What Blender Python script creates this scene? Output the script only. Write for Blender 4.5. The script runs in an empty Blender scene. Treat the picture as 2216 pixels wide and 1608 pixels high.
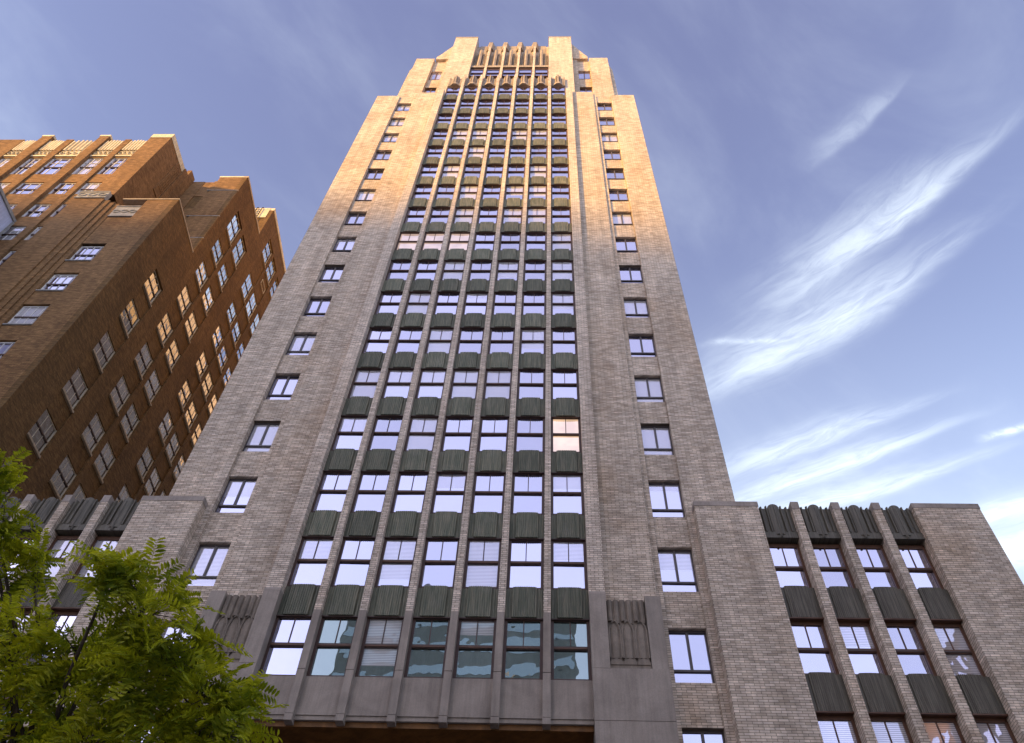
import bpy, bmesh, math, random
import numpy as np
from mathutils import Vector, Matrix
D = bpy.data
SC = bpy.context.scene
COL = SC.collection
rad = math.radians
random.seed(7)

# ------------------------------------------------------------------ camera
CAMPOS = (4.216, -25.0, 1.6)
cam_d = D.cameras.new("camera")
cam = D.objects.new("camera", cam_d)
COL.objects.link(cam)
right = Vector((0.99965789, 0.01128154, 0.02359715))
up = Vector((-0.00550236, -0.79129556, 0.61140907))
fwd = Vector((-0.02556996, 0.61132975, 0.79096278))
m = Matrix((right, up, -fwd)).transposed().to_4x4()
m.translation = Vector(CAMPOS)
cam.matrix_world = m
cam_d.sensor_fit = 'HORIZONTAL'
cam_d.sensor_width = 36.0
cam_d.lens = 36.0 * 1700.0 / 2216.0
cam_d.shift_x = -33.7 / 2216.0
cam_d.clip_start = 0.05
cam_d.clip_end = 5000
SC.camera = cam

# ------------------------------------------------------------------ light
SUN_AZ = rad(49)      # to the left of the facade's normal, behind the camera
SUN_EL = rad(14)
sun_vec = Vector((-math.sin(SUN_AZ) * math.cos(SUN_EL), -math.cos(SUN_AZ) * math.cos(SUN_EL), math.sin(SUN_EL)))
sd = D.lights.new("sun", 'SUN')
sd.energy = 2.5
sd.angle = rad(3.2)
sd.color = (1.0, 0.54, 0.07)
sun = D.objects.new("sun", sd)
COL.objects.link(sun)
sun.rotation_euler = sun_vec.to_track_quat('Z', 'Y').to_euler()

SC.view_settings.view_transform = 'Standard'
SC.view_settings.look = 'None'
SC.view_settings.exposure = 1.76
SC.view_settings.gamma = 1.0
SC.view_settings.use_curve_mapping = False

# ------------------------------------------------------------------ node helpers
class NT:
    def __init__(s, tree):
        s.t = tree
        s.n = tree.nodes
        s.l = tree.links
    def add(s, typ, ins=None, **kw):
        nd = s.n.new(typ)
        for k, v in kw.items():
            setattr(nd, k, v)
        for k, v in (ins or {}).items():
            s.set(nd, k, v)
        return nd
    def set(s, nd, k, v):
        sock = nd.inputs[k]
        if isinstance(v, bpy.types.NodeSocket):
            s.l.new(v, sock)
        else:
            sock.default_value = v
    def math(s, op, a, b=None, c=None, clamp=False):
        nd = s.n.new('ShaderNodeMath')
        nd.operation = op
        nd.use_clamp = clamp
        s.set(nd, 0, a)
        if b is not None:
            s.set(nd, 1, b)
        if c is not None:
            s.set(nd, 2, c)
        return nd.outputs[0]
    def mix(s, f, a, b, blend='MIX', clamp=False):
        nd = s.n.new('ShaderNodeMix')
        nd.data_type = 'RGBA'
        nd.blend_type = blend
        nd.clamp_result = clamp
        s.set(nd, 0, f)
        s.set(nd, 6, a)
        s.set(nd, 7, b)
        return nd.outputs[2]
    def comb(s, x, y, z=0.0):
        nd = s.n.new('ShaderNodeCombineXYZ')
        s.set(nd, 0, x); s.set(nd, 1, y); s.set(nd, 2, z)
        return nd.outputs[0]
    def noise(s, vec, scale=1.0, detail=3.0, rough=0.55, dist=0.0):
        nd = s.n.new('ShaderNodeTexNoise')
        s.set(nd, 'Vector', vec)
        s.set(nd, 'Scale', scale)
        s.set(nd, 'Detail', detail)
        s.set(nd, 'Roughness', rough)
        s.set(nd, 'Distortion', dist)
        return nd.outputs[0]
    def ramp(s, f, lo, hi, a=0.0, b=1.0, smooth=True):
        nd = s.n.new('ShaderNodeMapRange')
        nd.interpolation_type = 'SMOOTHSTEP' if smooth else 'LINEAR'
        s.set(nd, 0, f); s.set(nd, 1, lo); s.set(nd, 2, hi); s.set(nd, 3, a); s.set(nd, 4, b)
        return nd.outputs[0]

# ------------------------------------------------------------------ sky and cirrus
W = D.worlds.new("World")
SC.world = W
W.use_nodes = True
w = NT(W.node_tree)
w.n.clear()
sky = w.add('ShaderNodeTexSky', sky_type='NISHITA', sun_disc=False, sun_elevation=SUN_EL,
            sun_rotation=math.pi + SUN_AZ, air_density=1.0, dust_density=1.2, ozone_density=1.6)
tc = w.add('ShaderNodeTexCoord')
sep = w.add('ShaderNodeSeparateXYZ', {0: tc.outputs['Generated']})
dz = w.math('MAXIMUM', sep.outputs[2], 0.05)
P_ = w.math('DIVIDE', sep.outputs[0], dz)      # plane of a high cloud layer
Q_ = w.math('DIVIDE', sep.outputs[1], dz)
pq = w.comb(P_, Q_)
warp = w.add('ShaderNodeTexNoise', {'Vector': pq, 'Scale': 5.0, 'Detail': 3.0})
wx = w.math('MULTIPLY_ADD', w.add('ShaderNodeSeparateColor', {0: warp.outputs[1]}).outputs[0], 0.07, -0.035)
wy = w.math('MULTIPLY_ADD', w.add('ShaderNodeSeparateColor', {0: warp.outputs[1]}).outputs[1], 0.05, -0.025)
Pw = w.math('ADD', P_, wx)
Qw = w.math('ADD', Q_, wy)

def wisp(p0, p1, sag, wa, wb, amp, fade=0.25, fib=1.0, seed=0.0):
    ux, uy = p1[0] - p0[0], p1[1] - p0[1]
    L = math.hypot(ux, uy)
    ux /= L; uy /= L
    rx = w.math('SUBTRACT', Pw, p0[0])
    ry = w.math('SUBTRACT', Qw, p0[1])
    t = w.math('DIVIDE', w.math('ADD', w.math('MULTIPLY', rx, ux), w.math('MULTIPLY', ry, uy)), L)
    v = w.math('ADD', w.math('MULTIPLY', rx, -uy), w.math('MULTIPLY', ry, ux))
    bow = w.math('MULTIPLY', w.math('MULTIPLY', t, w.math('SUBTRACT', 1.0, t)), 4 * sag)
    d = w.math('SUBTRACT', v, bow)
    taper = w.ramp(t, 0.0, 0.6, 0.35, 1.0)
    up_ = w.math('GREATER_THAN', d, 0.0)
    width = w.math('MULTIPLY', w.math('ADD', wa, w.math('MULTIPLY', up_, wb - wa)), taper)
    x = w.math('DIVIDE', d, width)
    g = w.math('POWER', 2.718, w.math('MULTIPLY', w.math('MULTIPLY', x, x), -1.0))
    win = w.math('MULTIPLY', w.ramp(t, 0.0, fade), w.ramp(t, 1.0, 1.0 - fade))
    fv = w.comb(w.math('MULTIPLY', t, 2.2), w.math('MULTIPLY', d, 16.0), seed)
    f = w.ramp(w.noise(fv, 2.6, 7.0, 0.66, 0.9), 0.27, 0.70, 1.0 - 0.85 * fib, 1.08)
    return w.math('MULTIPLY', w.math('MULTIPLY', g, win), w.math('MULTIPLY', f, amp))

strokes = [
    ((0.625, 0.315), (0.285, 0.70), -0.012, 0.020, 0.050, 0.55, 0.48, 0.75, 1.1),
    ((0.66, 0.44), (0.18, 0.87), -0.024, 0.026, 0.065, 0.46, 0.48, 0.8, 2.3),
    ((0.60, 0.56), (0.16, 0.87), -0.016, 0.035, 0.05, 0.26, 0.45, 0.8, 9.3),
    ((0.70, 0.79), (0.20, 1.06), -0.004, 0.018, 0.040, 0.46, 0.45, 0.8, 3.7),
    ((0.78, 0.82), (0.20, 1.15), -0.012, 0.020, 0.042, 0.50, 0.45, 0.8, 4.9),
    ((0.85, 0.90), (0.24, 1.20), -0.006, 0.022, 0.04, 0.46, 0.45, 0.8, 6.6),
    ((0.39, 0.706), (0.22, 0.732), 0.006, 0.006, 0.007, 0.30, 0.40, 0.8, 5.2),
    ((0.465, 0.29), (0.33, 0.45), -0.008, 0.007, 0.022, 0.20, 0.40, 0.6, 8.4),
    ((0.85, 0.86), (0.725, 0.925), 0.0, 0.010, 0.012, 0.62, 0.40, 0.8, 10.4),
    ((1.15, 0.93), (0.70, 1.17), 0.0, 0.03, 0.04, 0.55, 0.35, 0.7, 11.8),
    ((1.2, 1.10), (0.75, 1.25), 0.0, 0.04, 0.06, 0.70, 0.35, 0.7, 12.8),
]
tot = 0.0
for s_ in strokes:
    k_ = wisp(*s_)
    tot = k_ if isinstance(tot, float) else w.math('ADD', tot, k_)
# broad thin veils
veil = w.ramp(w.noise(w.comb(w.math('MULTIPLY', w.math('ADD', P_, Q_), 1.2), w.math('MULTIPLY', w.math('SUBTRACT', Q_, P_), 2.6), 3.0), 1.1, 6.0, 0.58, 0.6), 0.40, 0.85, 0.0, 0.15)
low = w.ramp(Q_, 0.45, 1.5, 0.0, 0.30)
tot = w.math('ADD', tot, w.math('ADD', veil, low))
tot = w.math('MINIMUM', tot, 0.93)
tint = w.mix(1.0, sky.outputs[0], (0.70, 0.63, 0.735, 1), 'MULTIPLY')
# pale evening haze that thickens towards the horizon
hz = w.math('POWER', w.math('SUBTRACT', 1.0, w.math('MAXIMUM', sep.outputs[2], 0.0)), 1.6)
base = w.mix(1.0, tint, w.mix(hz, (0.52, 0.49, 0.82, 1), (2.3, 3.1, 3.9, 1)), 'ADD')
# extra sky brightness added behind the camera to lift walls and window reflections
sky_fill = w.ramp(sep.outputs[1], -0.05, -0.62)
sky_fill = w.math('MULTIPLY', sky_fill, w.ramp(w.noise(tc.outputs['Generated'], 2.2, 4.0, 0.55), 0.25, 0.7, 0.8, 1.12))
base = w.mix(1.0, base, w.mix(sky_fill, (0, 0, 0, 1), (2.45, 2.25, 2.6, 1)), 'ADD')
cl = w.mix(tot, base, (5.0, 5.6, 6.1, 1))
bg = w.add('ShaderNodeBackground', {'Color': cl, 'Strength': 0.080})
out = w.add('ShaderNodeOutputWorld', {'Surface': bg.outputs[0]})

# ------------------------------------------------------------------ materials
def newmat(name):
    mt = D.materials.new(name)
    mt.use_nodes = True
    t = NT(mt.node_tree)
    t.n.clear()
    o = t.add('ShaderNodeOutputMaterial')
    return mt, t, o

def principled(t, o, color, rough=0.8, metal=0.0, normal=None, spec=0.3):
    b = t.add('ShaderNodeBsdfPrincipled', {'Base Color': color, 'Roughness': rough, 'Metallic': metal, 'Specular IOR Level': spec})
    if normal is not None:
        t.set(b, 'Normal', normal)
    t.l.new(b.outputs[0], o.inputs[0])
    return b

def brick_mat(name, c1, c2, mortar, bw=0.34, rh=0.095, ms=0.010, stain=(0.5, 0.4, 0.3), warm=0.25):
    mt, t, o = newmat(name)
    pos = t.add('ShaderNodeNewGeometry').outputs['Position']
    sp = t.add('ShaderNodeSeparateXYZ', {0: pos})
    u = t.math('ADD', sp.outputs[0], sp.outputs[1])
    v = t.comb(u, sp.outputs[2])
    bt = t.add('ShaderNodeTexBrick', {'Vector': v, 'Color1': c1, 'Color2': c2, 'Mortar': mortar, 'Scale': 1.0,
                                      'Mortar Size': ms, 'Mortar Smooth': 0.3, 'Bias': 0.0, 'Brick Width': bw, 'Row Height': rh})
    bt.offset = 0.5
    # every brick a little darker or lighter than its neighbour
    row = t.math('FLOOR', t.math('DIVIDE', sp.outputs[2], rh))
    odd = t.math('MULTIPLY', t.math('MODULO', row, 2.0), bw * 0.5)
    colm = t.math('FLOOR', t.math('DIVIDE', t.math('ADD', u, odd), bw))
    wn = t.add('ShaderNodeTexWhiteNoise', {'Vector': t.comb(colm, row)}, noise_dimensions='3D')
    var = t.ramp(wn.outputs[0], 0.0, 1.0, 0.78, 1.20, False)
    cl1 = t.mix(1.0, bt.outputs[0], t.comb(var, var, var), 'MULTIPLY')
    big = t.noise(t.comb(t.math('MULTIPLY', u, 0.25), t.math('MULTIPLY', sp.outputs[2], 0.12)), 1.0, 5.0, 0.6)
    cl2 = t.mix(t.math('MULTIPLY', t.ramp(big, 0.45, 0.75), warm), cl1, t.mix(1.0, cl1, (*stain, 1), 'MULTIPLY'))
    streak = t.noise(t.comb(t.math('MULTIPLY', u, 1.6), t.math('MULTIPLY', sp.outputs[2], 0.10)), 1.0, 4.0, 0.6)
    fine = t.noise(t.comb(t.math('MULTIPLY', u, 5.0), t.math('MULTIPLY', sp.outputs[2], 0.22), 3.0), 1.0, 3.0, 0.6)
    vor = t.add('ShaderNodeTexVoronoi', {'Vector': t.comb(t.math('MULTIPLY', u, 0.42), t.math('MULTIPLY', sp.outputs[2], 0.30)), 'Scale': 1.0}, distance='CHEBYCHEV')
    patch = t.ramp(t.add('ShaderNodeSeparateColor', {0: vor.outputs['Color']}).outputs[0], 0.0, 1.0, 0.91, 1.06, False)
    sv = t.math('MULTIPLY', t.math('MULTIPLY', t.ramp(streak, 0.3, 0.75, 0.86, 1.08), t.ramp(fine, 0.35, 0.7, 0.93, 1.05)), patch)
    cl3 = t.mix(1.0, cl2, t.comb(sv, sv, sv), 'MULTIPLY')
    bp = t.add('ShaderNodeBump', {'Height': t.math('SUBTRACT', t.math('MULTIPLY', wn.outputs[0], 0.35), bt.outputs[1]), 'Strength': 0.6, 'Distance': 0.012})
    principled(t, o, cl3, 0.85, 0, bp.outputs[0], 0.2)
    return mt

M_brick = brick_mat("buff_brick", (0.72, 0.605, 0.49, 1), (0.53, 0.425, 0.325, 1), (0.20, 0.16, 0.12, 1), stain=(0.80, 0.66, 0.52), warm=0.6)
M_brick_l = brick_mat("pale_buff_brick", (0.76, 0.645, 0.53, 1), (0.60, 0.49, 0.39, 1), (0.19, 0.15, 0.115, 1), bw=0.30, stain=(0.85, 0.75, 0.65), warm=0.4)
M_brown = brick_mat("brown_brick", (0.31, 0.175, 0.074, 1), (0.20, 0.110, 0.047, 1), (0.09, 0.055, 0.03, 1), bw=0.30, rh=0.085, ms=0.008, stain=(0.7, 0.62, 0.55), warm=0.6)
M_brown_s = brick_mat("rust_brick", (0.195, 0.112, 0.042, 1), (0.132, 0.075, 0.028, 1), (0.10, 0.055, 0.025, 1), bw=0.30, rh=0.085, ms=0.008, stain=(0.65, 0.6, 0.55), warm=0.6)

def stone_mat(name, c, rough=0.8, var=0.18, scale=0.8, streaks=0.35, dark=(0.6, 0.58, 0.55)):
    mt, t, o = newmat(name)
    pos = t.add('ShaderNodeNewGeometry').outputs['Position']
    sp = t.add('ShaderNodeSeparateXYZ', {0: pos})
    n1 = t.noise(pos, scale, 6.0, 0.6, 0.5)
    f1 = t.ramp(n1, 0.3, 0.7, 1 - var, 1 + var)
    st = t.noise(t.comb(t.math('MULTIPLY', t.math('ADD', sp.outputs[0], sp.outputs[1]), 2.2), t.math('MULTIPLY', sp.outputs[2], 0.18)), 1.0, 5.0, 0.6)
    a = t.mix(1.0, c, t.comb(f1, f1, f1), 'MULTIPLY')
    b = t.mix(t.math('MULTIPLY', t.ramp(st, 0.45, 0.75), streaks), a, t.mix(1.0, a, (*dark, 1), 'MULTIPLY'))
    fine = t.noise(pos, 30.0, 3.0, 0.6)
    drip = t.noise(t.comb(t.math('MULTIPLY', t.math('ADD', sp.outputs[0], sp.outputs[1]), 7.0), t.math('MULTIPLY', sp.outputs[2], 0.35), 5.0), 1.0, 4.0, 0.65)
    grain = t.math('MULTIPLY', t.ramp(fine, 0.3, 0.7, 0.92, 1.08), t.ramp(drip, 0.35, 0.72, 1.05, 0.86))
    b = t.mix(1.0, b, t.comb(grain, grain, grain), 'MULTIPLY')
    bp = t.add('ShaderNodeBump', {'Height': fine, 'Strength': 0.25, 'Distance': 0.01})
    principled(t, o, b, rough, 0, bp.outputs[0], 0.25)
    return mt

M_stone = stone_mat("grey_granite", (0.30, 0.252, 0.208, 1), 0.6, 0.15, 0.9, 0.5)
M_coping = stone_mat("coping_stone", (0.33, 0.28, 0.24, 1), 0.8, 0.15, 1.0, 0.5)
M_relief = stone_mat("relief_stone", (0.23, 0.19, 0.15, 1), 0.8, 0.2, 1.5, 0.5)
M_crown = stone_mat("crown_stone", (0.30, 0.25, 0.205, 1), 0.8, 0.2, 1.0, 0.5)
M_cream = stone_mat("cream_terracotta", (0.60, 0.52, 0.36, 1), 0.7, 0.15, 1.2, 0.3)
M_greyst = stone_mat("grey_relief", (0.30, 0.29, 0.27, 1), 0.8, 0.2, 1.0, 0.3)
M_palest = stone_mat("pale_stucco", (0.47, 0.50, 0.64, 1), 0.8, 0.12, 0.6, 0.4)
M_bronze = stone_mat("portal_bronze", (0.16, 0.072, 0.020, 1), 0.55, 0.3, 2.0, 0.4)
M_conc = stone_mat("concrete", (0.35, 0.34, 0.33, 1), 0.85, 0.12, 0.4, 0.3)
M_asph = stone_mat("asphalt", (0.05, 0.05, 0.052, 1), 0.85, 0.2, 0.8, 0.2)
M_paint = stone_mat("road_paint", (0.75, 0.75, 0.72, 1), 0.7, 0.1, 2.0, 0.2)
M_sillst = stone_mat("sill_stone", (0.40, 0.32, 0.22, 1), 0.75, 0.12, 2.0, 0.3)

def metal_green():
    mt, t, o = newmat("weathered_green_metal")
    pos = t.add('ShaderNodeNewGeometry').outputs['Position']
    sp = t.add('ShaderNodeSeparateXYZ', {0: pos})
    rnd = t.add('ShaderNodeObjectInfo').outputs['Random']
    st = t.noise(t.comb(t.math('MULTIPLY', sp.outputs[0], 16.0), t.math('MULTIPLY', sp.outputs[2], 0.9), t.math('MULTIPLY', rnd, 40.0)), 1.0, 4.0, 0.65)
    bl = t.noise(pos, 1.5, 4.0, 0.6)
    a = t.mix(t.ramp(st, 0.35, 0.75), (0.115, 0.126, 0.086, 1), (0.255, 0.238, 0.168, 1))
    b = t.mix(t.math('MULTIPLY', t.ramp(bl, 0.52, 0.78), 0.7), a, (0.23, 0.22, 0.17, 1))
    k = t.ramp(rnd, 0.0, 1.0, 0.8, 1.2, False)
    c = t.mix(1.0, b, t.comb(k, k, k), 'MULTIPLY')
    principled(t, o, c, 0.6, 0.0, None, 0.35)
    return mt
M_green = metal_green()

def metal_wing():
    mt, t, o = newmat("weathered_lead_panel")
    pos = t.add('ShaderNodeNewGeometry').outputs['Position']
    sp = t.add('ShaderNodeSeparateXYZ', {0: pos})
    rnd = t.add('ShaderNodeObjectInfo').outputs['Random']
    st = t.noise(t.comb(t.math('MULTIPLY', sp.outputs[0], 14.0), t.math('MULTIPLY', sp.outputs[2], 0.7), t.math('MULTIPLY', rnd, 40.0)), 1.0, 5.0, 0.65)
    a = t.mix(t.ramp(st, 0.32, 0.75), (0.066, 0.056, 0.038, 1), (0.155, 0.136, 0.10, 1))
    principled(t, o, a, 0.55, 0.0, None, 0.4)
    return mt
M_lead = metal_wing()

def plain(name, c, rough=0.5, spec=0.4, metal=0.0, nv=0.12):
    mt, t, o = newmat(name)
    pos = t.add('ShaderNodeNewGeometry').outputs['Position']
    n1 = t.ramp(t.noise(pos, 3.0, 4.0), 0.3, 0.7, 1 - nv, 1 + nv)
    principled(t, o, t.mix(1.0, c, t.comb(n1, n1, n1), 'MULTIPLY'), rough, metal, None, spec)
    return mt
M_frame = plain("dark_bronze_frame", (0.075, 0.042, 0.032, 1), 0.45)
M_case = plain("grey_bronze_frame", (0.085, 0.070, 0.068, 1), 0.45)
M_frame_r = plain("red_bronze_frame", (0.11, 0.050, 0.026, 1), 0.5)
M_white = plain("pale_window_frame", (0.50, 0.43, 0.31, 1), 0.6)
M_white2 = plain("white_window_frame", (0.62, 0.60, 0.56, 1), 0.6)
M_dark = plain("dark_slot", (0.02, 0.018, 0.016, 1), 0.8)
M_iron = plain("black_iron", (0.015, 0.015, 0.017, 1), 0.5)
M_blind = plain("white_blind", (0.62, 0.66, 0.66, 1), 0.7)
M_room = plain("room_wall", (0.10, 0.12, 0.105, 1), 0.8)

def glass_mat(name, tint=(0.80, 0.80, 1.0, 1), refl=0.60, under=(0.08, 0.08, 0.10, 1), wav=0.35, blinds=0.0):
    mt, t, o = newmat(name)
    pos = t.add('ShaderNodeNewGeometry').outputs['Position']
    loc = t.add('ShaderNodeSeparateXYZ', {0: t.add('ShaderNodeTexCoord').outputs['Object']}).outputs[2]
    rnd = t.add('ShaderNodeObjectInfo').outputs['Random']
    sp = t.add('ShaderNodeSeparateXYZ', {0: pos})
    off = t.comb(t.math('ADD', sp.outputs[0], t.math('MULTIPLY', rnd, 17.0)), sp.outputs[1], sp.outputs[2])
    n1 = t.noise(off, 0.8, 2.0, 0.5)
    bp = t.add('ShaderNodeBump', {'Height': n1, 'Strength': wav, 'Distance': 0.03})
    g = t.add('ShaderNodeBsdfGlossy', {'Color': tint, 'Roughness': 0.012, 'Normal': bp.outputs[0]})
    # blinds drawn down to a different height behind some of the panes
    zz = t.math('FRACT', t.math('MULTIPLY', sp.outputs[2], 15.0))
    slat = t.ramp(zz, 0.15, 0.85, 0.45, 1.0)
    r2 = t.math('FRACT', t.math('MULTIPLY', rnd, 13.7))
    down = t.math('GREATER_THAN', loc, t.math('MULTIPLY_ADD', r2, 2.4, -1.9))
    pick = t.math('MULTIPLY', t.math('GREATER_THAN', t.math('FRACT', t.math('MULTIPLY', rnd, 7.3)), 1.0 - blinds), down)
    uc = t.mix(pick, under, t.mix(1.0, (0.72, 0.70, 0.70, 1), t.comb(slat, slat, slat), 'MULTIPLY'))
    d = t.add('ShaderNodeBsdfDiffuse', {'Color': uc})
    fr = t.add('ShaderNodeFresnel', {'IOR': 1.5})
    f = t.math('ADD', fr.outputs[0], t.math('MULTIPLY_ADD', r2, 0.22, refl - 0.11), clamp=True)
    f2 = t.math('SUBTRACT', f, t.math('MULTIPLY', pick, 0.22))
    mx = t.add('ShaderNodeMixShader', {0: f2, 1: d.outputs[0], 2: g.outputs[0]})
    t.l.new(mx.outputs[0], o.inputs[0])
    return mt
M_glass = glass_mat("tower_glass", blinds=0.45)
M_glass_b = glass_mat("brown_block_glass", (0.86, 0.88, 0.95, 1), 0.52, (0.05, 0.06, 0.05, 1), 1.2)

M_wavy = glass_mat("old_wavy_glass", (0.60, 0.72, 0.72, 1), 0.42, (0.05, 0.07, 0.06, 1), 0.25, 0.3)

def lit_mat(name, c, s):
    mt, t, o = newmat(name)
    pos = t.add('ShaderNodeNewGeometry').outputs['Position']
    n1 = t.ramp(t.noise(pos, 1.2, 2.0), 0.3, 0.7, 0.8, 1.15)
    e = t.add('ShaderNodeEmission', {'Color': t.mix(1.0, c, t.comb(n1, n1, n1), 'MULTIPLY'), 'Strength': s})
    g = t.add('ShaderNodeBsdfGlossy', {'Color': (0.9, 0.9, 1, 1), 'Roughness': 0.02})
    mx = t.add('ShaderNodeMixShader', {0: 0.35, 1: e.outputs[0], 2: g.outputs[0]})
    t.l.new(mx.outputs[0], o.inputs[0])
    return mt
M_lit = lit_mat("lamp_lit_pane", (1.0, 0.66, 0.42, 1), 0.36)
M_lit2 = lit_mat("rosy_lit_pane", (1.0, 0.70, 0.58, 1), 0.26)

def leaf_mat():
    mt, t, o = newmat("locust_leaf")
    pos = t.add('ShaderNodeNewGeometry').outputs['Position']
    n1 = t.noise(pos, 2.2, 4.0, 0.6)
    n2 = t.noise(pos, 14.0, 2.0, 0.6)
    c = t.mix(t.ramp(t.math('ADD', t.math('MULTIPLY', n1, 0.65), t.math('MULTIPLY', n2, 0.35)), 0.36, 0.64), (0.15, 0.20, 0.007, 1), (0.64, 0.62, 0.022, 1))
    d = t.add('ShaderNodeBsdfPrincipled', {'Base Color': c, 'Roughness': 0.5, 'Specular IOR Level': 0.25})
    tr = t.add('ShaderNodeBsdfTranslucent', {'Color': c})
    mx = t.add('ShaderNodeMixShader', {0: 0.5, 1: d.outputs[0], 2: tr.outputs[0]})
    t.l.new(mx.outputs[0], o.inputs[0])
    return mt
M_leaf = leaf_mat()
M_bark = stone_mat("bark", (0.075, 0.055, 0.04, 1), 0.9, 0.3, 4.0, 0.4)

# ------------------------------------------------------------------ mesh helpers
class MB:
    """collects boxes, prisms and sheets for ONE mesh object"""
    def __init__(s):
        s.v = []; s.f = []; s.mi = []
    def quad(s, pts, mi=0):
        b = len(s.v)
        s.v += [tuple(p) for p in pts]
        s.f.append(tuple(range(b, b + len(pts)))); s.mi.append(mi)
    def box(s, x0, x1, y0, y1, z0, z1, mi=0):
        if x1 < x0: x0, x1 = x1, x0
        b = len(s.v)
        s.v += [(x0, y0, z0), (x1, y0, z0), (x1, y1, z0), (x0, y1, z0), (x0, y0, z1), (x1, y0, z1), (x1, y1, z1), (x0, y1, z1)]
        for q in ((0, 3, 2, 1), (4, 5, 6, 7), (0, 1, 5, 4), (1, 2, 6, 5), (2, 3, 7, 6), (3, 0, 4, 7)):
            s.f.append(tuple(b + i for i in q)); s.mi.append(mi)
        return s
    def prism_y(s, poly, y0, y1, mi=0):
        """polygon in XZ (counter-clockwise seen from -Y) pushed from y0 to y1"""
        n = len(poly); b = len(s.v)
        s.v += [(p[0], y0, p[1]) for p in poly] + [(p[0], y1, p[1]) for p in poly]
        s.f.append(tuple(b + i for i in range(n))); s.mi.append(mi)
        s.f.append(tuple(b + n + i for i in reversed(range(n)))); s.mi.append(mi)
        for i in range(n):
            j = (i + 1) % n
            s.f.append((b + i, b + n + i, b + n + j, b + j)); s.mi.append(mi)
        return s
    def prism_z(s, poly, z0, z1, mi=0, top=None):
        """polygon in XY (counter-clockwise from above) pushed from z0 to z1; top: optional z per vertex"""
        n = len(poly); b = len(s.v)
        s.v += [(p[0], p[1], z0) for p in poly]
        s.v += [(p[0], p[1], (z1 if top is None else top[i])) for i, p in enumerate(poly)]
        s.f.append(tuple(b + i for i in reversed(range(n)))); s.mi.append(mi)
        s.f.append(tuple(b + n + i for i in range(n))); s.mi.append(mi)
        for i in range(n):
            j = (i + 1) % n
            s.f.append((b + i, b + j, b + n + j, b + n + i)); s.mi.append(mi)
        return s
    def tube(s, pts, r0, r1=None, seg=6, mi=0):
        r1 = r0 if r1 is None else r1
        pts = [Vector(p) for p in pts]
        rings = []
        for i, p in enumerate(pts):
            a = pts[min(i + 1, len(pts) - 1)] - pts[max(i - 1, 0)]
            a.normalize()
            h = Vector((0, 0, 1)) if abs(a.z) < 0.9 else Vector((1, 0, 0))
            e1 = a.cross(h).normalized(); e2 = a.cross(e1).normalized()
            r = r0 + (r1 - r0) * i / max(1, len(pts) - 1)
            b = len(s.v)
            s.v += [tuple(p + (e1 * math.cos(2 * math.pi * k / seg) + e2 * math.sin(2 * math.pi * k / seg)) * r) for k in range(seg)]
            rings.append(b)
        for a, b in zip(rings, rings[1:]):
            for k in range(seg):
                s.f.append((a + k, a + (k + 1) % seg, b + (k + 1) % seg, b + k)); s.mi.append(mi)
        s.f.append(tuple(rings[0] + k for k in reversed(range(seg)))); s.mi.append(mi)
        s.f.append(tuple(rings[-1] + k for k in range(seg))); s.mi.append(mi)
        return s
    def mesh(s, name, mats):
        me = D.meshes.new(name)
        me.from_pydata(s.v, [], s.f)
        for mt in (mats if isinstance(mats, (list, tuple)) else [mats]):
            me.materials.append(mt)
        if any(s.mi):
            me.polygons.foreach_set('material_index', s.mi)
        me.update()
        return me
    def build(s, name, mats, parent=None):
        return link(name, s.mesh(name, mats), parent)

def link(name, me, parent=None, loc=None):
    """loc is in world coordinates; parents only translate"""
    o = D.objects.new(name, me)
    COL.objects.link(o)
    base = Vector((0, 0, 0)) if loc is None else Vector(loc)
    if parent is not None:
        o.parent = parent
        p = parent
        while p is not None:
            base = base - p.location
            p = p.parent
    o.location = base
    return o

def thing(name, label, cat, loc=(0, 0, 0), group=None):
    o = D.objects.new(name, None)
    COL.objects.link(o)
    o.location = loc
    o['label'] = label
    o['category'] = cat
    if group:
        o['group'] = group
    return o

def structure(name, mb, mt):
    o = mb.build(name, mt)
    o['kind'] = 'structure'
    return o

# ------------------------------------------------------------------ ground
g = MB(); g.box(-2500, 2500, -2500, 2500, -0.6, -0.15)
structure('ground', g, M_conc)
g = MB(); g.box(-400, 400, -19.5, -7.5, -0.15, -0.10)
structure('road', g, M_asph)
g = MB()
g.box(-400, 400, -7.5, 60, -0.146, 0.0)
g.box(-400, 400, -60, -19.5, -0.146, 0.0)
structure('pavement', g, M_conc)
g = MB()
for i in range(-20, 21):
    g.box(i * 9 - 1.6, i * 9 + 1.6, -13.6, -13.45, -0.10, -0.094)
structure('road_marking', g, M_paint)

# ================================================================== THE TOWER
T = thing('office_tower', 'tall stepped tower of pale brick with green spandrels, its top lit by evening sun', 'skyscraper', (0, 10, 0))
DX, H, ZA = 1.697, 3.7756, 17.836
COLX = [(c - 3) * DX for c in range(7)]
PW = 0.135            # half pier width
OP = DX / 2 - PW      # half window opening
YG = 0.0
TX = 12.25
NROW = 17
def rail(n): return ZA + H * n

wb = MB()
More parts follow.
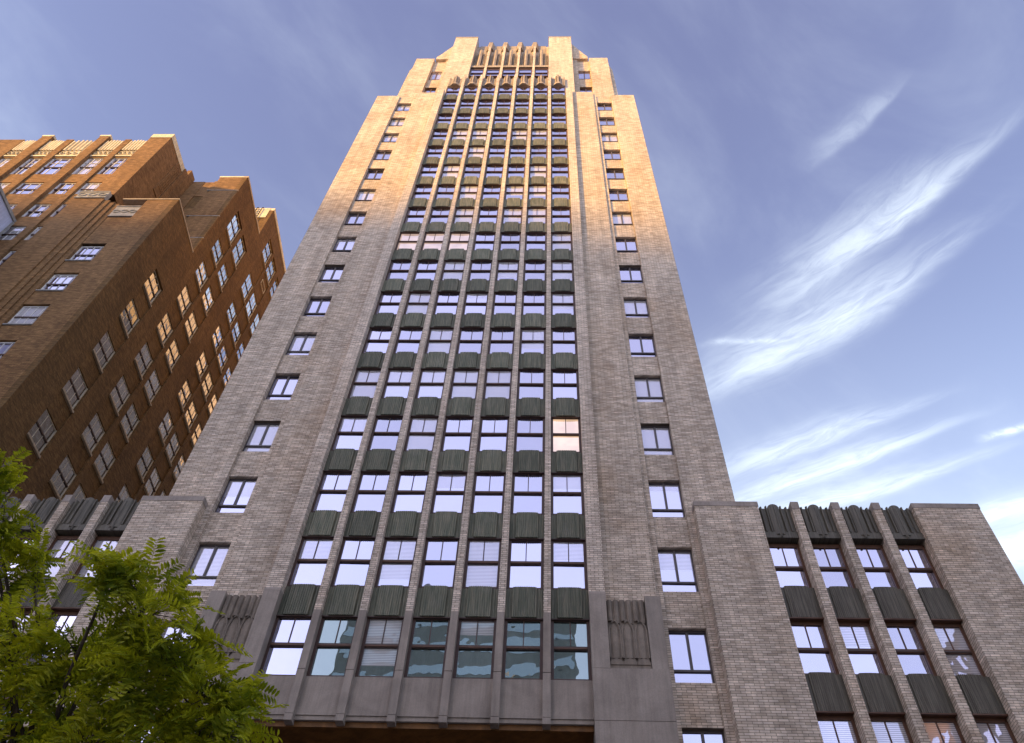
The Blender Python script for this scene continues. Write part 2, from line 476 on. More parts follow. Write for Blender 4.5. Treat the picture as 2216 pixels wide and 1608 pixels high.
# core mass
wb.box(-TX, TX, 0.62, 62, 14.95, 77.05)
wb.box(-TX, -5.80, 0.62, 62, 0, 14.95)
wb.box(5.80, TX, 0.62, 62, 0, 14.95)
wb.box(-5.80, 5.80, 3.6, 62, 0, 14.95)
wb.box(-10.55, 10.55, 1.62, 58, 77.05, 92.3)
for sgn in (-1, 1):
    def bx(x0, x1, *a): wb.box(sgn * x0, sgn * x1, *a)
    # inner flank, step strip, outer flank
    bx(6.40, 8.38, -0.15, 0.62, 0, 77.55)
    bx(8.38, 8.66, 0.0, 0.62, 0, 77.3)
    bx(10.08, TX, 0.0, 0.62, 0, 77.08)
    # brick between the side windows (full width of the channel)
    zs = [0.0]
    for n in range(-1, 16):
        zs += [rail(n) - 1.22, rail(n) + 0.95]
    zs.append(77.06)
    for a, b in zip(zs[0::2], zs[1::2]):
        bx(8.66, 10.08, 0.15, 0.62, a, b)
    # upper stage: recessed wall with two windows, and the outer block
    bx(6.72, 7.32, 1.12, 1.62, 77.55, 92.3)
    for a, b in ((77.05, 80.5), (83.5, 86.0), (88.9, 92.3)):
        bx(7.32, 8.62, 1.30, 1.62, a, b)
    bx(8.62, 10.66, 0.95, 1.62, 77.05, 92.4)
    # chamfered masses behind the set-backs
    pts = [(10.5, 77.05), (11.15, 77.05), (11.1, 86), (11.05, 89.4), (10.75, 91.2), (10.5, 91.6)]
    pts = [(sgn * x, z) for x, z in pts]
    wb.prism_y(pts if sgn > 0 else pts[::-1], 1.35, 19)
    bx(11.15, 11.55, 1.6, 17, 77.05, 79.6)
    pts = [(6.4, 92.3), (8.5, 92.3), (8.45, 93.2), (8.1, 94.0), (6.85, 98.0), (6.4, 98.0)]
    pts = [(sgn * x, z) for x, z in pts]
    wb.prism_y(pts if sgn > 0 else pts[::-1], 0.98, 17)
# crown core
wb.box(-6.4, 6.4, 1.3, 17, 92.3, 96.4)
wb.box(-4.12, 4.12, 1.0, 1.3, 82, 97.0)
wb.build('wall', M_brick, T)

# pilasters flanking the central bay (stone below, brick above)
for sgn in (-1, 1):
    p = MB()
    p.box(sgn * 5.80, sgn * 6.40, -0.50, 0.62, 19.86, 77.6)
    p.box(sgn * 5.80, sgn * 6.42, -0.52, 0.0, 19.76, 19.86, 1)
    p.build('pilaster', [M_brick_l, M_coping], T)
    # crown pylon
    p = MB()
    p.box(sgn * 4.13, sgn * 6.70, 0.18, 1.6, 77.0, 97.9)
    p.box(sgn * 4.10, sgn * 6.73, 0.15, 1.65, 97.9, 98.15, 1)
    p.build('crown_pylon', [M_brick_l, M_coping], T)

# piers of the central bay
for i in range(6):
    x = (COLX[i] + COLX[i + 1]) / 2
    p = MB()
    p.box(x - PW, x + PW, -0.37, 0.62, 19.02, 81.9)
    p.box(x - PW * 0.75, x + PW * 0.75, -0.34, 0.62, 81.9, 82.35)
    p.box(x - PW, x + PW, -0.37, 0.30, 16.62, 19.016, 1)
    p.box(x - PW, x + PW, -0.365, 0.30, 15.02, 16.60, 1)
    p.box(x - PW, x + PW, -0.37, 0.30, 14.78, 15.00, 1)
    p.build('pier', [M_brick_l, M_stone], T)

# ------------------------------------------------ windows
def sash_meshes(hw, z0, z1, zr, lights=2, fr=0.115, head=0.15, tag=''):
    f = MB()
    y0, y1 = -0.05, 0.12
    f.box(-hw, -hw + fr, y0, y1, z0, z1)
    f.box(hw - fr, hw, y0, y1, z0, z1)
    f.box(-hw + fr, hw - fr, y0, y1, z1 - head, z1)
    f.box(-hw + fr, hw - fr, y0, y1, z0, z0 + 0.09)
    f.box(-hw + fr, hw - fr, y0 + 0.01, y1, zr - 0.15, zr)
    f.box(-hw + fr, hw - fr, y0 - 0.02, y0 + 0.012, zr - 0.12, zr - 0.07, 1)
    for k in range(1, lights):
        x = (-hw + fr) + (2 * (hw - fr)) * k / lights
        f.box(x - 0.018, x + 0.018, -0.035, 0.05, zr, z1 - head)
    g = MB()
    g.quad([(-hw + fr, 0.0, zr), (hw - fr, 0.0, zr), (hw - fr, 0.0, z1 - head), (-hw + fr, 0.0, z1 - head)])
    g.quad([(-hw + fr, 0.03, z0 + 0.09), (hw - fr, 0.03, z0 + 0.09), (hw - fr, 0.03, zr - 0.15), (-hw + fr, 0.03, zr - 0.15)])
    return f, g
sf, sg = sash_meshes(OP, -1.36, 1.17, 0.0)
ME_sf = sf.mesh('sash_frame', [M_frame, M_frame_r])
ME_sg = sg.mesh('sash_pane', [M_glass])
ME_sg_lit = sg.mesh('lit_pane', [M_lit])
ME_sg_ros = sg.mesh('rosy_pane', [M_lit2])
ME_sg_clr = sg.mesh('clear_pane', [M_wavy])
def tilt(o, k=0.010):
    o.rotation_euler = (random.uniform(-k, k), 0, random.uniform(-k, k))

rest = MB(); rest_g = MB()
for n in range(NROW):
    for c in range(7):
        loc = (COLX[c], YG, rail(n))
        if n >= 14:
            for src, dst in ((sf, rest), (sg, rest_g)):
                b = len(dst.v)
                dst.v += [(v[0] + loc[0], v[1] + loc[1], v[2] + loc[2]) for v in src.v]
                dst.f += [tuple(i + b for i in f) for f in src.f]
                dst.mi += src.mi
            continue
        wd = link('sash_window', ME_sf, T, loc)
        me = ME_sg
        if n == 3 and c == 6: me = ME_sg_lit
        elif n == 8 and c < 3: me = ME_sg_ros
        elif n == 0 and c > 0: me = ME_sg_clr
        if me is ME_sg_lit or me is ME_sg_ros:
            wd['label'] = 'lamp lit sash window' if me is ME_sg_lit else 'rosy glowing sash window'
        pn = link('pane', me, wd, loc)
        tilt(pn)
# the five crown windows join the small far ones
cf, cg = sash_meshes(0.70, 84.7, 87.2, 85.75, 1, 0.10, 0.45)
for c in range(1, 6):
    for src, dst in ((cf, rest), (cg, rest_g)):
        b = len(dst.v)
        dst.v += [(v[0] + COLX[c], v[1] + 0.55, v[2]) for v in src.v]
        dst.f += [tuple(i + b for i in f) for f in src.f]
        dst.mi += src.mi
ro = rest.build('sash_window', [M_frame, M_frame_r], T); ro['kind'] = 'stuff'
rest_g.build('pane', [M_glass], ro)

# spandrels: flat flanges, bowed fluted centre
def spandrel_mb(hw, hc, z0, z1, nf=12, bow=0.10, yf=-0.08, yc=-0.165, amp=0.03, flange=2):
    s = MB()
    prof = []
    # (x, y) profile from left to right
    prof.append((-hw, 0.16))
    prof.append((-hw, yf))
    for k in range(flange):
        x = -hw + (hw - hc) * (k + 0.55) / (flange + 0.3)
        prof += [(x - 0.03, yf), (x - 0.02, yf - 0.03), (x + 0.02, yf - 0.03), (x + 0.03, yf)]
    prof.append((-hc - 0.004, yf))
    def yb(x): return yc - bow * (1 - (x / hc) ** 2)
    st = 2 * hc / nf
    prof.append((-hc, yb(hc) + 0.02))
    for k in range(nf):
        x0 = -hc + st * k
        prof += [(x0 + st * 0.12, yb(x0 + st * .2)), (x0 + st * 0.30, yb(x0 + st * .5) - amp), (x0 + st * 0.70, yb(x0 + st * .5) - amp), (x0 + st * 0.88, yb(x0 + st * .8))]
    prof.append((hc, yb(hc) + 0.02))
    prof.append((hc + 0.004, yf))
    for k in range(flange):
        x = hw - (hw - hc) * (flange - k - 0.45) / (flange + 0.3)
        prof += [(x - 0.03, yf), (x - 0.02, yf - 0.03), (x + 0.02, yf - 0.03), (x + 0.03, yf)]
    prof.append((hw, yf))
    prof.append((hw, 0.16))
    n = len(prof)
    tops = []
    for x, y in prof:
        ax = abs(x)
        if ax > hc:
            tops.append(z1 - 0.03)
        else:
            e = max(0.0, (ax - (hc - 0.07)) / 0.07)
            tops.append(z1 + 0.02 - 0.06 * e * e)
    s.prism_z(prof, z0, z1, 0, tops)
    # lip under the panel
    s.box(-hw, hw, yf - 0.05, 0.2, z0 - 0.05, z0 - 0.003, 1)
    return s
spm = spandrel_mb(0.712, 0.47, 1.10, 2.42, 11, 0.015)
ME_sp = spm.mesh('spandrel', [M_green, M_frame])
rest = MB()
for n in range(NROW - 1):
    for c in range(7):
        loc = (COLX[c], YG, rail(n))
        if n >= 14:
            b = len(rest.v)
            rest.v += [(v[0] + loc[0], v[1] + loc[1], v[2] + loc[2]) for v in spm.v]
            rest.f += [tuple(i + b for i in f) for f in spm.f]
            rest.mi += spm.mi
        else:
            link('spandrel_panel', ME_sp, T, loc)
ro = rest.build('spandrel_panel', [M_green, M_frame], T); ro['kind'] = 'stuff'

# finials that close the seven bays
def finial_mb():
    f = MB()
    z0, z1 = 79.75, 82.2
    f.box(-0.70, 0.70, 0.02, 0.6, z0, z1 - 0.1)
    for x, wd, top, y in ((-0.62, 0.07, 82.3, -0.06), (0.62, 0.07, 82.3, -0.06), (-0.42, 0.10, 82.0, -0.04), (0.42, 0.10, 82.0, -0.04)):
        f.box(x - wd, x + wd, y, 0.02, z0 + 0.1, top)
    prof = [(-0.30, 0.02), (-0.30, -0.10), (-0.20, -0.24), (-0.12, -0.16), (-0.07, -0.34), (0.07, -0.34), (0.12, -0.16), (0.20, -0.24), (0.30, -0.10), (0.30, 0.02)]
    f.prism_z(prof, z0 + 0.35, 82.25)
    prof = [(-0.46, 0.02), (-0.40, -0.16), (-0.15, -0.34), (0.15, -0.34), (0.40, -0.16), (0.46, 0.02)]
    f.prism_z(prof, z0 - 0.08, z0 + 0.34)
    f.box(-0.71, 0.71, -0.05, 0.01, z0, z0 + 0.09)
    return f
ME_fin = finial_mb().mesh('finial', [M_crown])
for c in range(7):
    link('finial', ME_fin, T, (COLX[c], 0, 0))

# crown: ribs, fluted folded panels
for i in range(1, 5):
    x = (COLX[i] + COLX[i + 1]) / 2
    r = MB()
    r.box(x - 0.13, x + 0.13, 0.40, 1.0, 82.36, 95.0)
    pr = [(x - 0.44, 0.98), (x - 0.20, 0.52), (x + 0.20, 0.52), (x + 0.44, 0.98)]
    r.prism_z(pr, 95.0, 97.2, 1, [97.15, 97.2, 97.2, 97.15])
    r.build('crown_rib', [M_brick_l, M_crown], T)
for c in range(1, 6):
    x = COLX[c]
    r = MB()
    r.box(x - 0.70, x + 0.70, 0.42, 0.98, 87.2, 88.0)
    r.box(x - 0.72, x + 0.72, 0.36, 0.5, 87.2, 87.45)
    pr = [(x - 0.22, 0.98), (x - 0.22, 0.52), (x - 0.05, 0.44), (x + 0.12, 0.52), (x + 0.12, 0.98)]
    r.prism_z(pr, 88.0, 94.0, 0)
    for k in range(3):
        xx = x + 0.28 + 0.14 * k
        r.box(xx - 0.03, xx + 0.03, 0.7, 0.98, 88.0, 93.4)
    for k in range(2):
        xx = x - 0.40 - 0.14 * k
        r.box(xx - 0.03, xx + 0.03, 0.7, 0.98, 88.0, 93.4)
    r.box(x - 0.40, x + 0.40, 0.93, 0.99, 93.6, 97.05)
    r.build('crown_panel', M_crown, T)

# ------------------------------------------------ side windows (casements with a hopper)
def casement(hw, z0, z1, zt):
    f = MB()
    y0, y1 = -0.05, 0.12
    fr = 0.055
    f.box(-hw, -hw + fr, y0, y1, z0, z1)
    f.box(hw - fr, hw, y0, y1, z0, z1)
    f.box(-hw + fr, hw - fr, y0, y1, z1 - 0.09, z1)
    f.box(-hw + fr, hw - fr, y0, y1, z0, z0 + 0.05)
    f.box(-hw + fr, hw - fr, y0 - 0.02, y1, zt - 0.04, zt + 0.04)
    f.box(-0.045, 0.045, y0 - 0.015, y1, zt + 0.04, z1 - 0.09)
    g = MB()
    a, b = -hw + fr, hw - fr
    g.quad([(a, 0, zt + 0.04), (b, 0, zt + 0.04), (b, 0, z1 - 0.09), (a, 0, z1 - 0.09)])
    g.quad([(a, 0, z0 + 0.05), (b, 0, z0 + 0.05), (b, 0, zt - 0.04), (a, 0, zt - 0.04)])
    return f, g
f_, g_ = casement(0.705, -1.22, 0.95, -0.68)
ME_cf = f_.mesh('casement_frame', [M_case]); ME_cg = g_.mesh('casement_pane', [M_glass])
f_, g_ = casement(0.645, 0.0, 3.0, 0.0)
f2, g2 = casement(0.645, 0.0, 3.0, 0.5)
ME_cf2 = f2.mesh('upper_casement_frame', [M_frame_r]); ME_cg2 = g2.mesh('upper_casement_pane', [M_glass])
for sgn in (-1, 1):
    for n in range(-1, 16):
        loc = (sgn * 9.37, 0.36, rail(n))
        wd = link('casement_window', ME_cf, T, loc)
        pn = link('pane', ME_cg, wd, loc); tilt(pn)
    for z in (80.5, 86.0):
        loc = (sgn * 7.97, 1.48, z)
        wd = link('casement_window', ME_cf2, T, loc)
        pn = link('pane', ME_cg2, wd, loc); tilt(pn)

# ------------------------------------------------ stone base, carved panels, portal
s = MB()
for sgn in (-1, 1):
    # pilaster stone either side of the carved panel
    s.box(sgn * 5.80, sgn * 6.42, -0.52, 0.0, 16.72, 19.755)
    s.box(sgn * 7.86, sgn * 8.44, -0.46, -0.15, 16.72, 19.72)
    s.box(sgn * 5.80, sgn * 8.44, -0.52, -0.15, 14.86, 16.71)
    s.box(sgn * 5.80, sgn * 8.44, -0.51, -0.15, 11.0, 14.85)
    s.box(sgn * 5.80, sgn * 8.44, -0.52, -0.15, 0, 10.99)
    s.box(sgn * 5.80, sgn * 6.40, 0.0, 0.62, 0, 19.86)
for c in range(7):
    x = COLX[c]
    a, b = x - OP, x + OP
    s.box(a, b, -0.14, 0.4, 15.08, 16.47)
    s.box(a, b, -0.10, 0.4, 14.93, 15.078)
s.build('stone_base', M_stone, T)

for sgn in (-1, 1):
    s = MB()
    x0, x1 = sgn * 6.43, sgn * 7.85
    if x0 > x1: x0, x1 = x1, x0
    s.box(x0, x1, -0.26, -0.151, 16.725, 19.62)
    s.box(x0, x1, -0.34, -0.30, 16.725, 16.95)
    wq = (x1 - x0) / 6.0
    # upper flutes
    for k in range(6):
        a = x0 + wq * k
        pr = [(a + 0.012, -0.26), (a + 0.05, -0.335), (a + wq * 0.5, -0.37), (a + wq - 0.05, -0.335), (a + wq - 0.012, -0.26)]
        s.prism_z(pr, 18.72 - 0.10 * (k % 2), 19.62)
    # pointed arches standing below them
    def arch(xc, hw, zb, zt, y, mi=0):
        pts = [(xc - hw, zb), (xc + hw, zb), (xc + hw, zt - 0.42), (xc + hw * 0.75, zt - 0.20), (xc + hw * 0.35, zt - 0.05), (xc, zt), (xc - hw * 0.35, zt - 0.05), (xc - hw * 0.75, zt - 0.20), (xc - hw, zt - 0.42)]
        s.prism_y(pts, y, -0.26, mi)
    for k in range(3):
        xc = x0 + (x1 - x0) * (k + 0.5) / 3.0 - 0.0
        arch(xc, 0.20, 17.10, 18.70, -0.33)
        s.prism_z([(xc - 0.15, -0.33), (xc - 0.08, -0.375), (xc + 0.08, -0.375), (xc + 0.15, -0.33)], 17.2, 18.40)
        rim = [(xc - 0.205, -0.36, 17.2), (xc - 0.205, -0.36, 18.28), (xc - 0.15, -0.36, 18.50), (xc - 0.07, -0.36, 18.65), (xc, -0.36, 18.72), (xc + 0.07, -0.36, 18.65), (xc + 0.15, -0.36, 18.50), (xc + 0.205, -0.36, 18.28), (xc + 0.205, -0.36, 17.2)]
        s.tube(rim, 0.034, 0.034, 6)
        s.prism_y([(xc - 0.23, 16.95), (xc + 0.23, 16.95), (xc + 0.23, 17.05), (xc, 17.22), (xc - 0.23, 17.05)], -0.37, -0.26)
    for k in range(4):
        xc = x0 + (x1 - x0) * k / 3.0
        if 0 < k < 3:
            arch(xc, 0.03, 16.96, 18.45, -0.29)
    s.build('carved_panel', M_relief, T)

p = MB()
p.box(-5.79, 5.79, 0.0, 3.5, 14.74, 14.926)
p.box(-5.79, 5.79, 3.2, 3.5, 0, 14.74)
p.build('portal', M_bronze, T)

# ------------------------------------------------ wings
WP = [14.52, 16.19, 17.86]
WB = [(12.98, WP[0] - 0.16), (WP[0] + 0.16, WP[1] - 0.16), (WP[1] + 0.16, WP[2] - 0.16), (WP[2] + 0.16, 19.35)]
WROW = [(20.45, 22.66, 21.56), (16.86, 19.06, 17.96), (13.2, 15.45, 14.33), (9.6, 11.8, 10.7)]
for sgn in (-1, 1):
    q = MB()
    def bx(x0, x1, *a): q.box(sgn * x0, sgn * x1, *a)
    bx(10.35, 12.98, -0.50, 22, 0, 24.22)
    bx(19.35, 22.07, -0.50, 22, 0, 24.22)
    bx(12.98, 19.35, 0.28, 22, 0, 23.6)
    bx(10.33, 13.0, -0.52, 22, 24.22, 24.47, 1)
    bx(19.33, 22.09, -0.52, 22, 24.22, 24.47, 1)
    q.build('wing_wall', [M_brick, M_coping], T)
    for x in WP:
        q = MB()
        bx(x - 0.16, x + 0.16, -0.50, 0.28, 0, 24.1)
        q.prism_z([(sgn * x - 0.16, -0.52), (sgn * x + 0.16, -0.52), (sgn * x + 0.16, 0.3), (sgn * x - 0.16, 0.3)], 24.1, 24.48, 1)
        q.build('wing_pier', [M_brick, M_coping], T)
    for a, b in WB:
        xc, hw = sgn * (a + b) / 2, (b - a) / 2
        # cornice panel with pleats and a scalloped crest
        q = MB()
        q.box(xc - hw, xc + hw, -0.24, 0.28, 23.05, 24.34)
        q.box(xc - hw, xc + hw, -0.30, 0.28, 22.74, 23.05)
        for k, (px, pw_, zt) in enumerate(((-0.52, 0.06, 24.37), (-0.30, 0.05, 24.42), (0.30, 0.05, 24.42), (0.52, 0.06, 24.37))):
            q.prism_z([(xc + px - pw_, -0.24), (xc + px - pw_ * .4, -0.33), (xc + px + pw_ * .4, -0.33), (xc + px + pw_, -0.24)], 23.05, zt)
        pr = [(xc + 0.24 * math.sin(t_), -0.24 - 0.11 * math.cos(t_)) for t_ in [(-90 + 22.5 * k) * math.pi / 180 for k in range(9)]]
        tops = [24.36 + 0.14 * math.cos((-90 + 22.5 * k) * math.pi / 180) for k in range(9)]
        q.prism_z(pr, 22.9, 24.5, 0, tops)
        q.prism_z([(xc - 0.05, -0.34), (xc - 0.0, -0.39), (xc + 0.05, -0.34)], 22.74, 24.3)
        q.build('cornice_panel', M_lead, T)
        # windows
        for z0, z1, zr in WROW:
            f_, g_ = sash_meshes(hw, z0 - zr, z1 - zr, 0.0, 2, 0.11, 0.17)
            for pool in (f_,):
                for i, v in enumerate(pool.v):
                    pool.v[i] = v
            loc = (xc, 0.05, zr)
            wd = link('wing_window', f_.mesh('wing_frame', [M_frame_r, M_frame]), T, loc)
            pn = link('pane', g_.mesh('wing_pane', [M_glass]), wd, loc)
            tilt(pn, 0.008)
        # spandrels under the windows
        for z0, z1 in ((19.06, 20.44), (15.45, 16.85), (11.8, 13.19)):
            q = spandrel_mb(hw, hw - 0.22, z0 + 0.02, z1, 14, 0.03, -0.16, -0.185, 0.012, 1)
            link('wing_spandrel', q.mesh('wing_spandrel', [M_lead, M_frame_r]), T, (xc, 0.0, 0.0))

# ================================================================== BROWN BLOCK
B = thing('brick_block', 'stepped orange brown brick block with white sash windows left of the tall tower', 'building', (-33, 18, 0))
KX = -0.0461
YB = 2.0
def X_side(y): return -25.1 + KX * (y - YB)
def skew(mb):
    """the street corner is not a right angle: the block's plan is a parallelogram"""
    mb.v = [(x + KX * (y - YB), y, z) for x, y, z in mb.v]
    return mb

FZ = [52.42 - 4.02 * k for k in range(12)]           # window heads of the side wall (and +)
HEADS = [69.7, 64.5, 60.5, 56.46] + FZ
WH = [3.4, 2.25, 2.25, 2.25] + [2.25] * len(FZ)
CLM = [(4.65, 6.6, 52.6), (8.4, 10.35, 70), (10.92, 12.84, 70), (15.05, 16.92, 77), (17.3, 19.2, 77), (19.8, 21.7, 77), (24.0, 25.9, 77), (26.4, 28.3, 77)]
XF = -25.1
q = MB()
# bodies kept 0.45 behind the side plane; outer skin pieces follow
q.box(-48, XF - 0.45, 2.5, 32, 0, 58.6)
q.box(-48, XF - 0.45, 7.0, 32, 58.6, 69.9)
q.box(-48, -28.2, 7.3, 32, 69.9, 73.0)
q.box(-27.9, XF - 0.45, 7.0, 12.9, 69.9, 73.6)
q.box(-48, XF - 0.45, 13.0, 32, 69.9, 79.0)
# side wall: piers between the window channels, spandrels set back in them
edges = []
def top_at(y):
    return 58.55 if y < 6.75 else (73.55 if y < 12.95 else 79.0)
bounds = [2.0] + [v for c in CLM for v in (c[0], c[1])] + [32.0]
for a, b in zip(bounds[0::2], bounds[1::2]):
    cuts = [a] + [k for k in (6.75, 12.95) if a < k < b] + [b]
    for u, v in zip(cuts, cuts[1:]):
        q.box(XF - 0.45, XF, u, v, 0, top_at((u + v) / 2))
for (y0, y1, zt) in CLM:
    top = top_at((y0 + y1) / 2)
    hs = [(h, hh) for h, hh in zip(HEADS, WH) if h < zt]
    if zt == 77:
        hs = [(76.65, 3.05), (69.8, 3.2)] + [x for x in hs if x[0] < 69]
    z = top
    first = True
    for h, hh in hs:
        dep = 0.0 if first else 0.10
        q.box(XF - 0.45, XF - dep, y0, y1, h, z)
        z = h - hh
        first = False
    q.box(XF - 0.45, XF - 0.10, y0, y1, 0, z)
skew(q)
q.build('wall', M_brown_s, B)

# copings and thin string courses
for name, mt, bx_ in (('coping', M_sillst, (XF - 0.35, XF + 0.05, 1.95, 6.74, 58.55, 58.70)), ('coping', M_sillst, (-29.6, XF - 0.35, 1.95, 2.45, 58.55, 58.70)),
                      ('coping', M_sillst, (XF - 0.4, XF + 0.06, 6.74, 12.94, 73.55, 73.85)), ('coping', M_cream, (-27.9, XF - 0.4, 6.74, 7.3, 73.6, 73.85)),
                      ('coping', M_cream, (XF - 0.4, XF + 0.07, 12.94, 32, 79.0, 79.5)), ('parapet_cap', M_cream, (-27.9, XF - 0.4, 12.9, 13.4, 77.3, 79.5)),
                      ('string_course', M_greyst, (-28.1, XF + 0.012, 6.73, 6.85, 70.61, 70.69)), ('string_course', M_greyst, (-28.1, XF + 0.012, 6.73, 6.85, 65.26, 65.34)),
                      ('string_course', M_greyst, (-28.1, XF + 0.012, 6.73, 6.85, 61.16, 61.24))):
    q = MB(); q.box(*bx_); skew(q); q.build(name, mt, B)

# front walls
q = MB()
YF = 2.0
# lower block: right pier, window channel, stepped strips
q.box(-27.62, XF - 0.452, YF, 2.5, 0, 58.55)
q.box(-30.0, -29.62, YF + 0.08, 2.5, 0, 58.0)
q.box(-30.4, -30.0, YF - 0.04, 2.5, 0, 58.0)
q.box(-30.85, -30.4, YF - 0.14, 2.5, 0, 58.2)
q.box(-33.28, -30.85, YF - 0.26, 2.5, 0, 58.25)
hd = [51.45 - 3.97 * k for k in range(12)]
hd = [h + 0.0 for h in hd]
q.box(-29.62, -27.62, YF + 0.12, 2.5, 51.6, 55.75)
z = 49.15
for h in hd[1:]:
    q.box(-29.62, -27.62, YF + 0.16, 2.5, h + 0.05, z)
    z = h - 2.3
q.box(-29.62, -27.62, YF + 0.16, 2.5, 0, z)
# upper block: pilasters between window pairs
UP = [(-33.0, -30.75, -0.10), (-37.35, -35.95 + 1.0, 0.0), (-40.55, -38.0 + 0.55, 0.0), (-44.2, -42.3, 0.0)]
q.box(-32.72, -30.75, YF - 0.02, 5.9, 59.5, 71.6)
q.box(-34.9, -34.33, YF + 0.0, 2.6, 0, 71.3)
q.box(-37.45, -36.55, YF - 0.12, 2.6, 0, 71.7)
q.box(-40.42, -39.75 + 0.0, YF + 0.0, 2.6, 0, 71.3)
q.box(-42.9, -41.9, YF - 0.12, 2.6, 0, 71.7)
q.box(-48, -44.4, YF, 2.6, 0, 71.3)
BAYS = [(-34.33, -32.72), (-36.55, -34.9), (-39.75, -37.45), (-41.9, -40.42), (-44.4, -42.9)]
BAYS = [(-34.33, -32.72), (-36.55, -34.9), (-39.75, -37.45), (-41.9, -40.42), (-44.4, -42.9)]
UH = [(63.85, 67.25), (59.95, 62.1), (55.9, 58.05), (52.15, 54.25), (48.3, 50.5), (44.3, 46.5), (40.3, 42.5), (36.3, 38.5)]
for a, b in BAYS:
    z = 67.55
    for z0, z1 in UH:
        if z1 + 0.02 < z:
            q.box(a, b, YF + 0.14, 2.6, z1 + 0.1, z)
        z = z0
    q.box(a, b, YF + 0.14, 2.6, 0, z)
q.box(-48, -30.8, 2.6, 7.0, 58.6, 71.2)
# shadow-side wall of the middle block that faces the street
q.box(-28.05, XF - 0.455, 6.76, 7.0, 58.6, 73.55)
q.box(-28.35, -28.05, 6.85, 7.3, 58.6, 72.9)
q.box(-29.35, -28.35, 6.95, 7.3, 69.75, 72.9)
q.box(-29.35, -28.35, 6.95, 7.3, 58.6, 67.2)
q.box(-34, -29.35, 6.9, 7.3, 58.6, 72.9)
q.build('front_wall', M_brown, B)

# carved panels and parapet panels
def scroll_panel(x0, x1, y, z0, z1, name, mt):
    q = MB()
    q.box(x0, x1, y, y + 0.35, z0, z1)
    q.box(x0, x1, y - 0.06, y, z1 - 0.1, z1)
    q.box(x0, x1, y - 0.06, y, z0, z0 + 0.1)
    n = 3
    for k in range(n):
        xc = x0 + (x1 - x0) * (k + 0.5) / n
        rr = (x1 - x0) / n * 0.42
        zc = (z0 + z1) / 2
        for j, sg_ in enumerate((1, -1)):
            pts = []
            for i in range(9):
                a = math.pi * i / 8
                pts.append((xc + rr * math.cos(a), y - 0.02, zc + sg_ * (0.08 + rr * 0.75 * math.sin(a)) - sg_ * rr * 0.35))
            q.tube(pts, 0.05, 0.05, 5)
    q.build(name, mt, B)
scroll_panel(-29.6, -27.64, YF + 0.06, 55.78, 57.5, 'relief_panel', M_greyst)
scroll_panel(-33.28, -30.86, YF - 0.30, 58.26, 59.4, 'relief_panel', M_greyst)
for a, b in BAYS:
    q = MB()
    q.box(a, b, YF + 0.18, 2.6, 67.55, 71.1)
    q.box(a, b, YF + 0.05, YF + 0.18, 67.55, 67.8)
    nfl = 6
    for k in range(nfl):
        x = a + (b - a) * (k + 0.5) / nfl
        q.prism_z([(x - 0.10, YF + 0.18), (x - 0.06, YF + 0.02), (x + 0.06, YF + 0.02), (x + 0.10, YF + 0.18)], 68.9, 71.0 + 0.25 * (1 - abs(k - 2.5) / 2.5))
    for k in range(4):
        xc = a + (b - a) * (k + 0.5) / 4
        pts = [(xc + 0.17 * math.cos(t_), YF + 0.12, 68.35 + 0.26 * math.sin(t_)) for t_ in [2 * math.pi * i / 8 for i in range(9)]]
        q.tube(pts, 0.055, 0.055, 5)
    q.build('parapet_panel', M_cream, B)
q = MB()
q.box(-32.72, -30.70, 1.93, 6.0, 71.6, 72.4)
q.box(-37.5, -36.5, 1.84, 2.7, 71.7, 72.0)
q.box(-42.95, -41.85, 1.84, 2.7, 71.7, 72.0)
q.build('parapet_cap', M_cream, B)
# ornament on the side of the upper block
q = MB()
q.box(-30.75, -30.68, 4.3, 5.3, 65.6, 71.4)
q.box(-30.74, -30.55, 5.3, 5.9, 65.2, 72.3)
q.box(-30.9, -30.5, 5.9, 6.9, 66.5, 73.3)
q.box(-30.9, -30.45, 6.1, 6.9, 64.8, 66.5)
for k in range(4):
    q.box(-30.68, -30.62, 4.45 + 0.22 * k, 4.55 + 0.22 * k, 66.5, 71.0)
q.build('side_ornament', M_brown, B)

# windows of the front
def front_window(hw, z0, z1, lights=3, rows=1, frame=M_white2):
    f = MB()
    zr = z0 + (z1 - z0) * 0.46
    f.box(-hw, -hw + 0.09, 0, 0.14, z0, z1); f.box(hw - 0.09, hw, 0, 0.14, z0, z1)
    f.box(-hw + .09, hw - .09, 0, 0.14, z1 - 0.08, z1); f.box(-hw + .09, hw - .09, 0, 0.14, z0, z0 + 0.08)
    f.box(-hw + .09, hw - .09, -0.02, 0.12, zr - 0.06, zr + 0.05, 1)
    for k in range(1, lights):
        x = -hw + 2 * hw * k / lights
        f.box(x - 0.022, x + 0.022, 0.02, 0.10, zr + 0.05, z1 - 0.08)
        f.box(x - 0.022, x + 0.022, 0.02, 0.10, z0 + 0.08, zr - 0.06)
    if rows > 1:
        zm = (zr + z1) / 2
        f.box(-hw + .09, hw - .09, 0.025, 0.095, zm - 0.022, zm + 0.022)
    g = MB()
    g.quad([(-hw + .09, 0.06, z0 + .08), (hw - .09, 0.06, z0 + .08), (hw - .09, 0.06, z1 - .08), (-hw + .09, 0.06, z1 - .08)])
    return f, g
for h in hd:
    f_, g_ = front_window(0.99, -2.3, 0.0, 4)
    loc = (-28.62, YF + 0.30, h)
    wd = link('front_window', f_.mesh('front_frame', [M_white2, M_frame]), B, loc)
    pn = link('pane', g_.mesh('front_pane', [M_glass]), wd, loc); tilt(pn)
    q = MB(); q.box(-1.0, 1.0, -0.22, 0.0, -2.36, -2.26)
    link('sill', q.mesh('sill', [M_greyst]), wd, loc)
